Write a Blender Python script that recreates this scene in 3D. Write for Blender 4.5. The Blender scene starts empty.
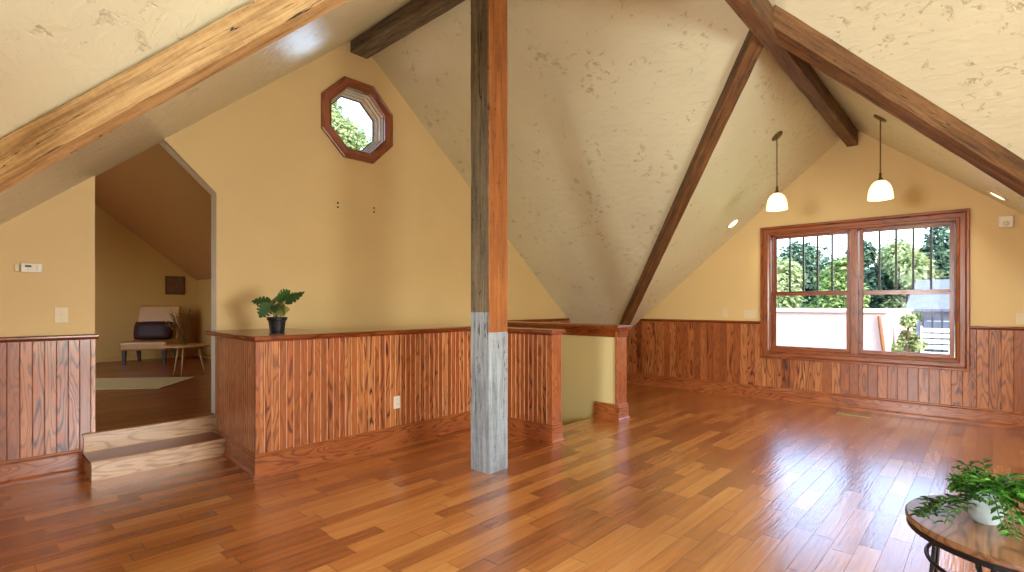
import bpy, bmesh, math, random
from mathutils import Vector, Matrix
random.seed(7)
sc = bpy.context.scene
COL = sc.collection
R = math.radians

# ---------------------------------------------------------------- materials
def srgb(r, g, b):
    f = lambda c: (c/255/12.92 if c/255 <= .04045 else ((c/255+.055)/1.055)**2.4)
    return (f(r), f(g), f(b), 1)

class NT:
    def __init__(s, name):
        s.m = bpy.data.materials.new(name); s.m.use_nodes = True
        s.t = s.m.node_tree; s.t.nodes.clear()
        s.out = s.n('ShaderNodeOutputMaterial')
        s.b = s.n('ShaderNodeBsdfPrincipled'); s.l(s.b.outputs[0], s.out.inputs[0])
    def n(s, typ, **kw):
        x = s.t.nodes.new(typ)
        for k, v in kw.items(): setattr(x, k, v)
        return x
    def l(s, a, b): s.t.links.new(a, b)
    def put(s, sock, v):
        if hasattr(v, 'links') or hasattr(v, 'is_linked'): s.l(v, sock)
        else: sock.default_value = v
    def math(s, op, a, b=None, c=None):
        x = s.n('ShaderNodeMath', operation=op); s.put(x.inputs[0], a)
        if b is not None: s.put(x.inputs[1], b)
        if c is not None: s.put(x.inputs[2], c)
        return x.outputs[0]
    def coord(s, kind='UV'): return s.n('ShaderNodeTexCoord').outputs[kind]
    def xyz(s, v):
        x = s.n('ShaderNodeSeparateXYZ'); s.l(v, x.inputs[0]); return x.outputs
    def comb(s, x=0, y=0, z=0):
        c = s.n('ShaderNodeCombineXYZ')
        for i, v in enumerate((x, y, z)): s.put(c.inputs[i], v)
        return c.outputs[0]
    def scale(s, v, sx, sy, sz):
        x = s.n('ShaderNodeMapping'); s.l(v, x.inputs[0]); x.inputs['Scale'].default_value = (sx, sy, sz); return x.outputs[0]
    def noise(s, v, sc_, det=4, rough=.55, dist=0):
        x = s.n('ShaderNodeTexNoise'); s.l(v, x.inputs['Vector']); x.inputs['Scale'].default_value = sc_
        x.inputs['Detail'].default_value = det; x.inputs['Roughness'].default_value = rough; x.inputs['Distortion'].default_value = dist
        return x.outputs[0]
    def white(s, v):
        x = s.n('ShaderNodeTexWhiteNoise', noise_dimensions='3D'); s.l(v, x.inputs['Vector']); return x.outputs[0]
    def ramp(s, f, stops, interp='LINEAR'):
        x = s.n('ShaderNodeValToRGB'); s.put(x.inputs[0], f); cr = x.color_ramp; cr.interpolation = interp
        while len(cr.elements) < len(stops): cr.elements.new(.5)
        for e, (p, c) in zip(cr.elements, stops): e.position = p; e.color = c
        return x.outputs[0]
    def mix(s, f, a, b, mode='MIX'):
        x = s.n('ShaderNodeMix', data_type='RGBA', blend_type=mode)
        s.put(x.inputs[0], f); s.put(x.inputs[6], a); s.put(x.inputs[7], b); return x.outputs[2]
    def bump(s, h, strength=.3, dist=.01):
        x = s.n('ShaderNodeBump'); s.l(h, x.inputs['Height']); x.inputs['Strength'].default_value = strength
        x.inputs['Distance'].default_value = dist; s.l(x.outputs[0], s.b.inputs['Normal']); return x
    def set(s, **kw):
        for k, v in kw.items(): s.put(s.b.inputs[k.replace('_', ' ')], v)
        return s

def plain(name, col, rough=.5, metal=0, spec=.5, var=.08, vs=12, emit=None, es=0):
    t = NT(name); c = t.coord('Object')
    n = t.noise(c, vs, 3)
    d = tuple(x*(1-var) for x in col[:3])+(1,); l = tuple(min(1, x*(1+var)) for x in col[:3])+(1,)
    t.set(Base_Color=t.ramp(n, [(.3, d), (.7, l)]), Roughness=rough, Metallic=metal)
    t.b.inputs['Specular IOR Level'].default_value = spec
    if emit: t.set(Emission_Color=emit, Emission_Strength=es)
    return t.m

def t_mid(a, b, k): return tuple(x*(1-k)+y*k for x, y in zip(a, b))
def wood(name, dark, mid, light, coord='UV', board=None, rough=.35, coat=0, tint=.35, rings=9, gs=1.0, bumpd=.002, spec=.5):
    """grain runs along the first coordinate"""
    t = NT(name); v = t.coord(coord); o = t.xyz(v)
    u, w, z = o[0], o[1], o[2]
    if board:
        idx = t.math('FLOOR', t.math('DIVIDE', w, board))
        rnd = t.white(t.comb(idx, 3.1, 1.7)); rnd2 = t.white(t.comb(idx, 8.3, 4.2))
        v = t.comb(t.math('MULTIPLY_ADD', rnd, 17.0, u), t.math('MULTIPLY_ADD', rnd2, 5.0, w), z)
    else:
        rnd = None
    n1 = t.noise(t.scale(v, 1.5*gs, 9*gs, 9*gs), 1.0, 1.5, .5, .35)
    ring = t.math('MULTIPLY', t.math('PINGPONG', t.math('MULTIPLY', n1, rings), .5), 2.0)
    line = t.ramp(ring, [(.5, (0, 0, 0, 1)), (.92, (1, 1, 1, 1))])
    fib = t.noise(t.scale(v, 3*gs, 80*gs, 80*gs), 1.0, 4, .7)
    blot = t.noise(t.scale(v, 1.2*gs, 5*gs, 5*gs), 1.0, 3)
    f = t.math('ADD', t.math('MULTIPLY_ADD', fib, .5, .2), t.math('MULTIPLY_ADD', blot, .3, -.15))
    if rnd is not None: f = t.math('ADD', f, t.math('MULTIPLY_ADD', rnd, tint, -tint*.5))
    amt = t.math('MULTIPLY', line, t.math('MULTIPLY_ADD', fib, 1.1, .12))
    if rnd is not None: amt = t.math('MULTIPLY', amt, t.math('MULTIPLY_ADD', rnd2, 1.3, .35))
    colr = t.mix(amt, t.ramp(f, [(.25, t_mid(dark, mid, .62)), (.45, mid), (.7, light)]), dark)
    t.set(Base_Color=colr, Roughness=rough)
    t.b.inputs['Coat Weight'].default_value = coat; t.b.inputs['Coat Roughness'].default_value = .18
    t.b.inputs['Specular IOR Level'].default_value = spec
    t.bump(f, .35, bumpd)
    return t.m

def weathered(name, dark, mid, light, rough=.8, crack=(.03, .022, .016, 1), cs=.5):
    t = NT(name); v = t.coord('Object')
    g = t.noise(t.scale(v, 1.6, 26, 26), 1.0, 5, .65, .5)
    f = t.noise(t.scale(v, 9, 120, 120), 1.0, 4, .65)
    b = t.noise(t.scale(v, 1.1, 3, 3), 1.0, 3)
    saw = t.noise(t.scale(v, 60, 14, 14), 1.0, 3)
    x = t.math('ADD', t.math('MULTIPLY', g, .6), t.math('MULTIPLY', f, .3))
    x = t.math('ADD', x, t.math('MULTIPLY_ADD', b, .35, -.18))
    x = t.math('ADD', x, t.math('MULTIPLY_ADD', saw, .1, -.05))
    col = t.ramp(x, [(.3, dark), (.47, mid), (.66, light)])
    ck = t.noise(t.scale(v, .8, 16, 16), 1.0, 4, .5, .8)
    cm = t.math('LESS_THAN', t.math('ABSOLUTE', t.math('SUBTRACT', ck, .42)), .012*cs)
    kn = t.n('ShaderNodeTexVoronoi'); t.l(t.scale(v, 1.4, 3.4, 3.4), kn.inputs['Vector']); kn.inputs['Scale'].default_value = 1.0
    km = t.math('LESS_THAN', kn.outputs['Distance'], .07)
    mk = t.math('MAXIMUM', cm, t.math('MULTIPLY', km, .7))
    t.set(Base_Color=t.mix(mk, col, crack), Roughness=rough)
    h = t.math('SUBTRACT', x, t.math('MULTIPLY', mk, .6)); t.bump(h, .7, .006)
    return t.m

def plaster(name, base, scuff, rough=.38):
    t = NT(name); v = t.coord('Object')
    cl = t.noise(v, 1.1, 3)
    ge = t.noise(t.scale(v, 12, 12, 17), 1.0, 4, .6, .5)
    zone = t.noise(v, 2.3, 2)
    m1 = t.ramp(t.math('ADD', ge, t.math('MULTIPLY_ADD', zone, .42, -.21)), [(.62, (0, 0, 0, 1)), (.70, (1, 1, 1, 1))])
    fine = t.noise(v, 70, 3, .6)
    m = t.math('MULTIPLY', m1, t.ramp(fine, [(.38, (0, 0, 0, 1)), (.6, (1, 1, 1, 1))]))
    b0 = t.ramp(cl, [(.3, tuple(c*.9 for c in base[:3])+(1,)), (.7, base)])
    t.set(Base_Color=t.mix(t.math('MULTIPLY', m, .62), b0, scuff), Roughness=t.math('MULTIPLY_ADD', cl, .12, rough-.06))
    t.b.inputs['Specular IOR Level'].default_value = .6
    h = t.math('ADD', t.math('MULTIPLY', t.noise(t.scale(v, 14, 6, 14), 1.0, 3, .6, .6), 1.6), t.math('MULTIPLY', m1, -.5))
    t.bump(h, .5, .012)
    return t.m

def paint(name, base, rough=.55):
    t = NT(name); v = t.coord('Object'); n = t.noise(v, 1.3, 3); f = t.noise(v, 120, 2)
    t.set(Base_Color=t.ramp(n, [(.3, tuple(c*.94 for c in base[:3])+(1,)), (.7, base)]), Roughness=rough)
    t.bump(f, .08, .002); return t.m

def floor_mat(name, bw=.11, L=1.5, tones=None, rough=.2, coat=.9):
    t = NT(name); o = t.xyz(t.coord('UV')); u, w = o[0], o[1]
    row = t.math('FLOOR', t.math('DIVIDE', w, bw))
    off = t.math('MULTIPLY', t.white(t.comb(row, 1.3, 7.7)), 9.0)
    uu = t.math('DIVIDE', t.math('ADD', u, off), L)
    col = t.math('FLOOR', uu)
    # shift the butt joints so that boards are of unequal length
    jit = t.math('MULTIPLY_ADD', t.white(t.comb(row, col, 2.2)), .55, .2)
    cut = t.math('GREATER_THAN', t.math('FRACT', uu), jit)
    pid = t.math('ADD', t.math('MULTIPLY', col, 2.0), cut)
    rnd = t.white(t.comb(row, pid, 5.5)); rnd2 = t.white(t.comb(pid, row, 9.5))
    v = t.comb(t.math('MULTIPLY_ADD', rnd, 23.0, u), t.math('MULTIPLY_ADD', rnd2, 9.0, w), 0)
    g = t.noise(t.scale(v, 1.3, 22, 1), 1.0, 5, .62, .7)
    fb = t.noise(t.scale(v, 6, 180, 1), 1.0, 3, .6)
    x = t.math('ADD', t.math('MULTIPLY', rnd, .42), t.math('MULTIPLY_ADD', g, .55, -.01))
    x = t.math('ADD', x, t.math('MULTIPLY_ADD', fb, .16, -.08))
    c = t.ramp(x, tones)
    fw = t.math('FRACT', t.math('DIVIDE', w, bw)); ew = t.math('MINIMUM', fw, t.math('SUBTRACT', 1.0, fw))
    fu = t.math('FRACT', uu)
    eu = t.math('MINIMUM', t.math('MINIMUM', fu, t.math('SUBTRACT', 1.0, fu)), t.math('ABSOLUTE', t.math('SUBTRACT', fu, jit)))
    seam = t.math('MAXIMUM', t.math('LESS_THAN', ew, .014), t.math('LESS_THAN', eu, .0022))
    t.set(Base_Color=t.mix(t.math('MULTIPLY', seam, .42), c, (.03, .012, .006, 1)), Roughness=t.math('MULTIPLY_ADD', g, .16, rough-.08))
    t.b.inputs['Coat Weight'].default_value = coat; t.b.inputs['Coat Roughness'].default_value = .27; t.b.inputs['Coat IOR'].default_value = 2.1
    scrape = t.noise(t.scale(v, 6, 60, 1), 1.0, 1)
    h = t.math('SUBTRACT', t.math('MULTIPLY', scrape, .6), t.math('MULTIPLY', seam, .9)); bp = t.bump(h, .45, .005)
    t.l(bp.outputs[0], t.b.inputs['Coat Normal'])
    return t.m

def leafm(name, dark, light, trans=.25):
    t = NT(name); v = t.coord('Object'); n = t.noise(v, 14, 2)
    g = t.n('ShaderNodeNewGeometry'); k = t.math('ADD', t.math('MULTIPLY', n, .5), t.math('MULTIPLY', g.outputs['Random Per Island'], .6))
    c = t.ramp(k, [(.25, dark), (.8, light)])
    t.set(Base_Color=c, Roughness=.45)
    tr = t.n('ShaderNodeBsdfTranslucent'); t.l(c, tr.inputs[0])
    mx = t.n('ShaderNodeMixShader'); mx.inputs[0].default_value = trans
    t.l(t.b.outputs[0], mx.inputs[1]); t.l(tr.outputs[0], mx.inputs[2]); t.l(mx.outputs[0], t.out.inputs[0])
    return t.m

def glassm(name, refl=.06, tint=(1, 1, 1, 1)):
    t = NT(name); tr = t.n('ShaderNodeBsdfTransparent'); tr.inputs[0].default_value = tint
    gl = t.n('ShaderNodeBsdfGlossy'); gl.inputs['Roughness'].default_value = .02
    fr = t.n('ShaderNodeFresnel'); fr.inputs[0].default_value = 1.08
    mx = t.n('ShaderNodeMixShader'); t.l(t.math('MULTIPLY', fr.outputs[0], 1.0), mx.inputs[0])
    t.l(tr.outputs[0], mx.inputs[1]); t.l(gl.outputs[0], mx.inputs[2]); t.l(mx.outputs[0], t.out.inputs[0])
    return t.m

M = {}
M['wall'] = paint('wall_paint', srgb(228, 198, 138))
M['wall_r'] = M['wall']
M['drywall'] = paint('stair_drywall', srgb(226, 208, 150))
M['ceil'] = plaster('trowelled_plaster', srgb(229, 224, 190), srgb(138, 122, 80), .3)
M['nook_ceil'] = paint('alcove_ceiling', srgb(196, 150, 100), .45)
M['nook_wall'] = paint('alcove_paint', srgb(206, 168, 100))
M['jamb_white'] = paint('jamb_paint', srgb(228, 216, 196))
M['bead'] = wood('oak_beadboard', srgb(88, 36, 14), srgb(184, 102, 50), srgb(216, 146, 86), board=.058, rough=.3, coat=.3, tint=.3, rings=9)
M['bead_l'] = wood('oak_beadboard_side', srgb(58, 20, 10), srgb(176, 98, 50), srgb(214, 142, 84), board=.07, rough=.3, coat=.3, tint=.34, rings=11)
M['bead_hi'] = wood('oak_bead_highlight', srgb(190, 130, 84), srgb(228, 180, 136), srgb(244, 206, 168), rough=.22, coat=.4)  # paler oak that paints the highlight along the beads
M['bead_r'] = wood('oak_beadboard_wide', srgb(84, 36, 14), srgb(170, 94, 46), srgb(206, 138, 82), board=.1, rough=.32, coat=.3, tint=.36, rings=9)
M['trim'] = wood('oak_trim', srgb(100, 44, 18), srgb(170, 94, 46), srgb(214, 144, 86), rough=.3, coat=.35, rings=12)
M['cap'] = wood('oak_cap', srgb(84, 32, 12), srgb(138, 66, 26), srgb(182, 102, 48), rough=.25, coat=.4)
M['casing'] = wood('window_casing', srgb(96, 44, 18), srgb(150, 78, 34), srgb(184, 110, 56), rough=.3, coat=.35, rings=7)
M['riser'] = wood('step_riser', srgb(160, 120, 84), srgb(220, 184, 144), srgb(240, 216, 184), rough=.35, coat=.3)
M['floor'] = floor_mat('plank_floor', tones=[(.1, srgb(108, 52, 18)), (.34, srgb(162, 90, 34)), (.58, srgb(202, 128, 58)), (.86, srgb(226, 166, 92))])
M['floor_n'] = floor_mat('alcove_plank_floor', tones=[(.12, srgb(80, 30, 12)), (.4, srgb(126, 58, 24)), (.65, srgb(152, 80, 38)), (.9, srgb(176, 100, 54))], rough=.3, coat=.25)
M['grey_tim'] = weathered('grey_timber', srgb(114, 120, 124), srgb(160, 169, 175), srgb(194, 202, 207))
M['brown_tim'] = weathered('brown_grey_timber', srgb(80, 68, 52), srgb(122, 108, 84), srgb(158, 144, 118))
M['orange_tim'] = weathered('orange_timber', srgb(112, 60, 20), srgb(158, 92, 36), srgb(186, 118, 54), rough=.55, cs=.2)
M['beam'] = weathered('brown_beam', srgb(66, 42, 22), srgb(116, 78, 42), srgb(158, 116, 70), rough=.6)
M['tan_beam'] = weathered('tan_beam', srgb(150, 112, 66), srgb(204, 166, 110), srgb(230, 198, 148), rough=.7, cs=.3)
M['ridge_tim'] = weathered('dark_grey_beam', srgb(66, 56, 46), srgb(122, 110, 94), srgb(164, 152, 134), rough=.6)
M['white'] = plain('white_plastic', srgb(236, 228, 212), .4, var=.02)
M['ivory'] = plain('ivory_plate', srgb(226, 208, 168), .4, var=.02)
M['dark'] = plain('dark_plastic', srgb(46, 44, 40), .4)
M['black_iron'] = plain('black_iron', srgb(24, 24, 30), .45, .3)
M['bronze'] = plain('brushed_bronze', srgb(120, 98, 66), .35, .8)
M['hole'] = plain('screw_hole', srgb(74, 48, 20), .6)
M['vent'] = plain('vent_metal', srgb(196, 176, 130), .5, 0)
M['shade'] = plain('lit_glass_shade', srgb(255, 232, 190), .3, emit=srgb(255, 216, 150), es=2.6)
M['lens'] = plain('lit_lens', srgb(255, 240, 210), .3, emit=srgb(255, 226, 176), es=5)
M['pot_black'] = plain('black_pot', srgb(26, 26, 30), .35)
M['pot_white'] = plain('white_pot', srgb(196, 212, 216), .35, var=.05)
M['soil'] = plain('soil', srgb(50, 34, 22), .9, var=.4, vs=60)
M['leaf_m'] = leafm('split_leaf', srgb(14, 46, 24), srgb(62, 104, 46), .1)
M['leaf_y'] = leafm('young_leaf', srgb(120, 138, 60), srgb(176, 184, 104), .3)
M['stem'] = plain('stem', srgb(78, 98, 44), .5)
M['leaf_t'] = leafm('trailing_leaf', srgb(22, 66, 22), srgb(98, 164, 58), .2)
M['leaf_d'] = leafm('dark_trailing_leaf', srgb(28, 62, 34), srgb(84, 126, 70), .2)
M['leather'] = plain('tan_leather', srgb(190, 144, 84), .3, var=.06, vs=6)
M['legdark'] = plain('dark_chair_leg', srgb(46, 22, 12), .4)
M['plum'] = plain('dark_plum_fabric', srgb(54, 22, 26), .6, var=.5, vs=90)
M['birch'] = wood('pale_table_wood', srgb(176, 128, 74), srgb(206, 162, 106), srgb(226, 190, 138), rough=.4, coord='Object')
M['tabletop'] = wood('walnut_table_top', srgb(92, 62, 40), srgb(150, 108, 76), srgb(190, 150, 116), rough=.35, coat=.2, rings=7, coord='Object')
M['rug'] = plain('woven_rug', srgb(206, 186, 128), .95, var=.1, vs=40)
M['art'] = plain('brown_canvas', srgb(112, 74, 48), .7, var=.25, vs=9)
M['dried'] = plain('dried_stem', srgb(120, 84, 48), .8)
M['glass'] = glassm('window_glass')
M['vase_glass'] = glassm('vase_glass', tint=(.9, .93, .9, 1))
M['muntin'] = plain('dark_muntin', srgb(44, 26, 16), .4)
M['bark'] = plain('bark', srgb(84, 66, 50), .9, var=.3)
M['leaf_o1'] = leafm('garden_leaf', srgb(70, 100, 46), srgb(168, 190, 112), .4)
M['leaf_o2'] = leafm('conifer_leaf', srgb(40, 68, 52), srgb(118, 148, 116), .3)
M['leaf_o3'] = leafm('pale_leaf', srgb(104, 126, 74), srgb(196, 206, 150), .4)
M['pink_roof'] = plain('pale_pink_roof', srgb(206, 172, 168), .8, var=.05, vs=3)
M['grey_wall'] = plain('grey_siding', srgb(120, 128, 144), .7)
M['grey_roof'] = plain('slate_roof', srgb(92, 98, 112), .8, var=.15, vs=8)
M['fence'] = plain('blue_grey_fence', srgb(118, 128, 146), .7)
M['rail_dark'] = plain('dark_rail', srgb(62, 62, 70), .6)
M['lawn'] = plain('lawn', srgb(96, 140, 84), .9, var=.3, vs=2)

# ---------------------------------------------------------------- mesh builder
class MB:
    def __init__(s): s.v, s.f, s.uv, s.mi = [], [], [], []
    def poly(s, pts, uv=None, mi=0, g=None):
        pts = [Vector(p) for p in pts]
        if uv is None:
            n = Vector((0, 0, 0))
            for a, b in zip(pts, pts[1:]+pts[:1]): n += a.cross(b)
            k = max(range(3), key=lambda i: abs(n[i]))
            rest = [i for i in range(3) if i != k]
            gi = g if g is not None and g != k else rest[0]
            oi = [i for i in rest if i != gi][0]
            uv = [(p[gi], p[oi]+.37*p[k]) for p in pts]
        i = len(s.v); s.v += pts; s.f.append(list(range(i, i+len(pts)))); s.uv.append(uv); s.mi.append(mi)
    def box(s, x0, x1, y0, y1, z0, z1, g=0, mi=0):
        p = lambda a, b, c: ((x0, x1)[a], (y0, y1)[b], (z0, z1)[c])
        for q in (((0,0,0),(0,1,0),(1,1,0),(1,0,0)), ((0,0,1),(1,0,1),(1,1,1),(0,1,1)), ((0,0,0),(1,0,0),(1,0,1),(0,0,1)),
                  ((0,1,0),(0,1,1),(1,1,1),(1,1,0)), ((0,0,0),(0,0,1),(0,1,1),(0,1,0)), ((1,0,0),(1,1,0),(1,1,1),(1,0,1))):
            s.poly([p(*a) for a in q], g=g, mi=mi)
        return s
    def frame(s, d):
        d = Vector(d).normalized(); a = Vector((0, 0, 1)) if abs(d.z) < .9 else Vector((1, 0, 0))
        x = d.cross(a).normalized(); return x, d.cross(x).normalized()
    def tube(s, pts, r, n=8, caps=True, mi=0):
        pts = [Vector(p) for p in pts]; rs = r if isinstance(r, (list, tuple)) else [r]*len(pts); rings = []
        ref = None
        for i, p in enumerate(pts):
            d = pts[min(i+1, len(pts)-1)]-pts[max(i-1, 0)]
            x, y = s.frame(d)
            if ref is not None:
                x = (ref-d.normalized()*ref.dot(d.normalized())).normalized(); y = d.normalized().cross(x)
            ref = x
            rings.append([p+(x*math.cos(2*math.pi*k/n)+y*math.sin(2*math.pi*k/n))*rs[i] for k in range(n)])
        s.loft(rings, caps, mi); return s
    def loft(s, rings, caps=True, mi=0, closed=True):
        n = len(rings[0]); L = 0
        for a, b in zip(rings, rings[1:]):
            L2 = L+(a[0]-b[0]).length
            for k in range(n if closed else n-1):
                k2 = (k+1) % n
                s.poly([a[k], a[k2], b[k2], b[k]], [(L, k*.05), (L, (k+1)*.05), (L2, (k+1)*.05), (L2, k*.05)], mi)
            L = L2
        if caps: s.poly(list(reversed(rings[0])), mi=mi); s.poly(rings[-1], mi=mi)
        return s
    def lathe(s, prof, c=(0, 0, 0), n=28, caps=False, mi=0, sx=1, sy=1):
        c = Vector(c)
        rings = [[c+Vector((r*sx*math.cos(2*math.pi*k/n), r*sy*math.sin(2*math.pi*k/n), z)) for k in range(n)] for r, z in prof]
        s.loft(rings, caps, mi); return s
    def sweep(s, path, prof, fn, closed=False, side=1, mi=0):
        """path: 2-D polyline; prof: (offset, height) list; fn(a, b, h) -> 3-D point"""
        P = [Vector(p) for p in path]; n = len(P); cols = []; L = [0]
        for a, b in zip(P, P[1:]+P[:1]): L.append(L[-1]+(b-a).length)
        for i, p in enumerate(P):
            d0 = (P[i]-P[i-1]).normalized() if (i or closed) else (P[1]-P[0]).normalized()
            d1 = (P[(i+1) % n]-P[i]).normalized() if (i < n-1 or closed) else d0
            n0 = Vector((-d0.y, d0.x))*side; n1 = Vector((-d1.y, d1.x))*side
            m = (n0+n1); m = m/max(.2, m.length_squared)*2
            cols.append([Vector(fn(*(p+m*o), h)) for o, h in prof])
        V = [0]
        for a, b in zip(prof, prof[1:]): V.append(V[-1]+math.hypot(a[0]-b[0], a[1]-b[1]))
        for i in range(n if closed else n-1):
            a, b = cols[i], cols[(i+1) % n]
            for k in range(len(prof)-1):
                s.poly([a[k], b[k], b[k+1], a[k+1]], [(L[i], V[k]), (L[i+1], V[k]), (L[i+1], V[k+1]), (L[i], V[k+1])], mi)
        if not closed: s.poly(cols[0], mi=mi); s.poly(list(reversed(cols[-1])), mi=mi)
        return s
    def holes(s, outer, holes, fn, mi=0):
        bm = bmesh.new()
        for lp in [outer]+holes:
            vs = [bm.verts.new((p[0], p[1], 0)) for p in lp]
            for a, b in zip(vs, vs[1:]+vs[:1]): bm.edges.new((a, b))
        bmesh.ops.triangle_fill(bm, edges=bm.edges[:], use_beauty=True)
        for f in bm.faces: s.poly([fn(v.co.x, v.co.y) for v in f.verts], mi=mi)
        bm.free(); return s
    def leaf(s, base, d, up, L, W, mi=0, fold=.15, droop=.2):
        d = Vector(d).normalized(); up = Vector(up); x = d.cross(up)
        if x.length < 1e-3: x = d.cross(Vector((1, .3, .2)))
        x.normalize(); z = x.cross(d); b = Vector(base)
        pt = lambda t, w, h: b+d*(t*L)+x*(w*W)+z*(h*L)
        m = [pt(0, 0, 0), pt(.4, 0, -.0), pt(1, 0, -droop)]
        l = [pt(.22, .36, fold), pt(.55, .42, fold-droop*.3)]; r = [pt(.22, -.36, fold), pt(.55, -.42, fold-droop*.3)]
        i = len(s.v); s.v += [m[0], l[0], l[1], m[2], r[1], r[0], m[1]]
        for f in ([0, 6, 1], [1, 6, 2], [2, 6, 3], [0, 5, 6], [5, 4, 6], [4, 3, 6]):
            s.f.append([i+k for k in f]); s.uv.append([(0, 0)]*3); s.mi.append(mi)
    def build(s, name, mat, parent=None, bevel=0, smooth=False, sub=0, weld=True, seg=2):
        me = bpy.data.meshes.new(name); me.from_pydata([tuple(v) for v in s.v], [], s.f)
        uvl = me.uv_layers.new(name='UVMap'); k = 0
        for f in s.uv:
            for u in f: uvl.data[k].uv = u; k += 1
        for m in (mat if isinstance(mat, (list, tuple)) else [mat]): me.materials.append(m)
        for p, m in zip(me.polygons, s.mi): p.material_index = m
        bm = bmesh.new(); bm.from_mesh(me)
        if weld: bmesh.ops.remove_doubles(bm, verts=bm.verts[:], dist=1e-5)
        if weld: bmesh.ops.recalc_face_normals(bm, faces=bm.faces[:])
        bm.to_mesh(me); bm.free()
        if smooth: me.shade_smooth()
        o = bpy.data.objects.new(name, me); COL.objects.link(o)
        if parent: o.parent = parent
        if bevel:
            b = o.modifiers.new('bevel', 'BEVEL'); b.width = bevel; b.segments = seg; b.limit_method = 'ANGLE'; b.angle_limit = R(40)
        if sub:
            b = o.modifiers.new('sub', 'SUBSURF'); b.levels = sub; b.render_levels = sub
        return o

def tag(o, label=None, cat=None, group=None, kind=None):
    for k, v in (('label', label), ('category', cat), ('group', group), ('kind', kind)):
        if v: o[k] = v
    return o
def empty(name, loc, rz=0, label=None, cat=None, group=None):
    o = bpy.data.objects.new(name, None); COL.objects.link(o); o.location = loc; o.rotation_euler = (0, 0, rz)
    o.empty_display_size = .1
    return tag(o, label, cat, group)
def struct(o): o['kind'] = 'structure'; return o
def copy_tree(o, parent=None):
    c = o.copy(); COL.objects.link(c)
    if parent: c.parent = parent
    for ch in list(o.children): copy_tree(ch, c)
    return c

# ---------------------------------------------------------------- the room
F = 517.0; H = 1.35
XW, XE, YS, YN = -1.49, 7.85, -2.74, 5.40         # the four walls
RX, RZ, SL, SR = 3.18, 4.447, .85, .83            # main ridge (runs along y)
RY, CZ, SC = 1.31, 3.61, .834                     # cross ridge (runs along x)
z1 = lambda x: RZ-(SL*(RX-x) if x < RX else SR*(x-RX))
z2 = lambda y: CZ-SC*abs(y-RY)
TH = .15; AE = RX+(RZ-CZ)/SR; AW = RX-(RZ-CZ)/SL
dE = (CZ-z1(XE))/SC; dW = (CZ-z1(XW))/SC
m = MB()
P1 = lambda x, y: (x, y, z1(x)); P2 = lambda x, y: (x, y, z2(y))
# main east slope in three pieces, main west slope, cross slopes
m.poly([P1(RX, YS), P1(RX, RY), P1(AE, RY), P1(XE, RY-dE), P1(XE, YS)])
YR = YN+TH+.01
m.poly([P1(RX, YR), P1(XE, YR), P1(XE, RY+dE), P1(AE, RY), P1(RX, RY)])
m.poly([P1(RX, YS), P1(XW, YS), P1(XW, RY-dW), P1(AW, RY), P1(RX, RY)])
m.poly([P1(RX, YR), P1(RX, RY), P1(AW, RY), P1(XW, RY+dW), P1(XW, YR)])
for s_ in (-1, 1):
    m.poly([P2(AE, RY), P2(XE, RY), P2(XE, RY+s_*dE)]); m.poly([P2(AW, RY), P2(XW, RY), P2(XW, RY+s_*dW)])
struct(m.build('ceiling', M['ceil']))

# floor with the stairwell left out
SX0, SX1, SY = 4.03, 5.20, 3.48
m = MB()
for a, b, c, d in ((XW, SX0, YS, 4.26), (SX0, SX1, YS, SY), (SX1, XE, YS, YN), (XW, 2.33, 4.26, YN)):
    m.poly([(a, c, 0), (b, c, 0), (b, d, 0), (a, d, 0)], [(a, c), (b, c), (b, d), (a, d)])
struct(m.build('floor', M['floor']))
m = MB()
m.poly([(SX0, SY, 0), (SX1, SY, 0), (SX1, SY, -.2), (SX0, SY, -.2)])
m.poly([(SX0, SY, -.2), (SX1, SY, -.2), (SX1, SY, -1.6), (SX0, SY, -1.6)])
m.poly([(2.33, SY, -1.6), (SX1, SY, -1.6), (SX1, YN, -1.6), (2.33, YN, -1.6)])
m.poly([(2.33, 4.26, 0), (SX0, 4.26, 0), (SX0, 4.26, -1.6), (2.33, 4.26, -1.6)])
m.poly([(SX0, SY, 0), (SX0, 4.26, 0), (SX0, 4.26, -1.6), (SX0, SY, -1.6)])
m.poly([(2.33, 4.26, 1.05), (2.33, YN, 1.05), (2.33, YN, -1.6), (2.33, 4.26, -1.6)])
m.poly([(2.33, YN, 0), (SX1, YN, 0), (SX1, YN, -1.6), (2.33, YN, -1.6)])
m.poly([(SX1, SY, 0), (SX1, YN, 0), (SX1, YN, -1.6), (SX1, SY, -1.6)])
struct(m.build('wall_stairwell', M['drywall']))

# octagon wall (north)
OX0, OX1 = .779, 1.687                            # doorway to the alcove
ocx, ocz = 3.185, 3.472
def octa(r): return [(ocx+r/math.cos(R(22.5))*math.cos(R(22.5+45*k)), ocz+r/math.cos(R(22.5))*math.sin(R(22.5+45*k))) for k in range(8)]
m = MB()
for y in (YN, YN+TH):
    fn = lambda a, b, y=y: (a, y, b)
    m.holes([(XW, 0), (OX0, 0), (OX0, z1(OX0)+.01), (XW, z1(XW)+.01)], [], fn)
    m.holes([(OX1, 0), (XE, 0), (XE, z1(XE)+.01), (RX, RZ+.01), (1.255, z1(1.255)+.01), (OX1, 2.404)], [octa(.345)], fn)
struct(m.build('wall_left', M['wall'])); wl = bpy.data.objects['wall_left']
m = MB()
m.poly([(OX0, YN, 0), (OX0, YN+TH, 0), (OX0, YN+TH, 2.45), (OX0, YN, 2.45)])
m.poly([(OX1, YN, 0), (OX1, YN+TH, 0), (OX1, YN+TH, 2.404), (OX1, YN, 2.404)])
m.poly([(OX1, YN, 2.404), (OX1, YN+TH, 2.404), (1.255, YN+TH, z1(1.255)), (1.255, YN, z1(1.255))])
m.build('doorway_reveal', M['jamb_white'], wl)

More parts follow.
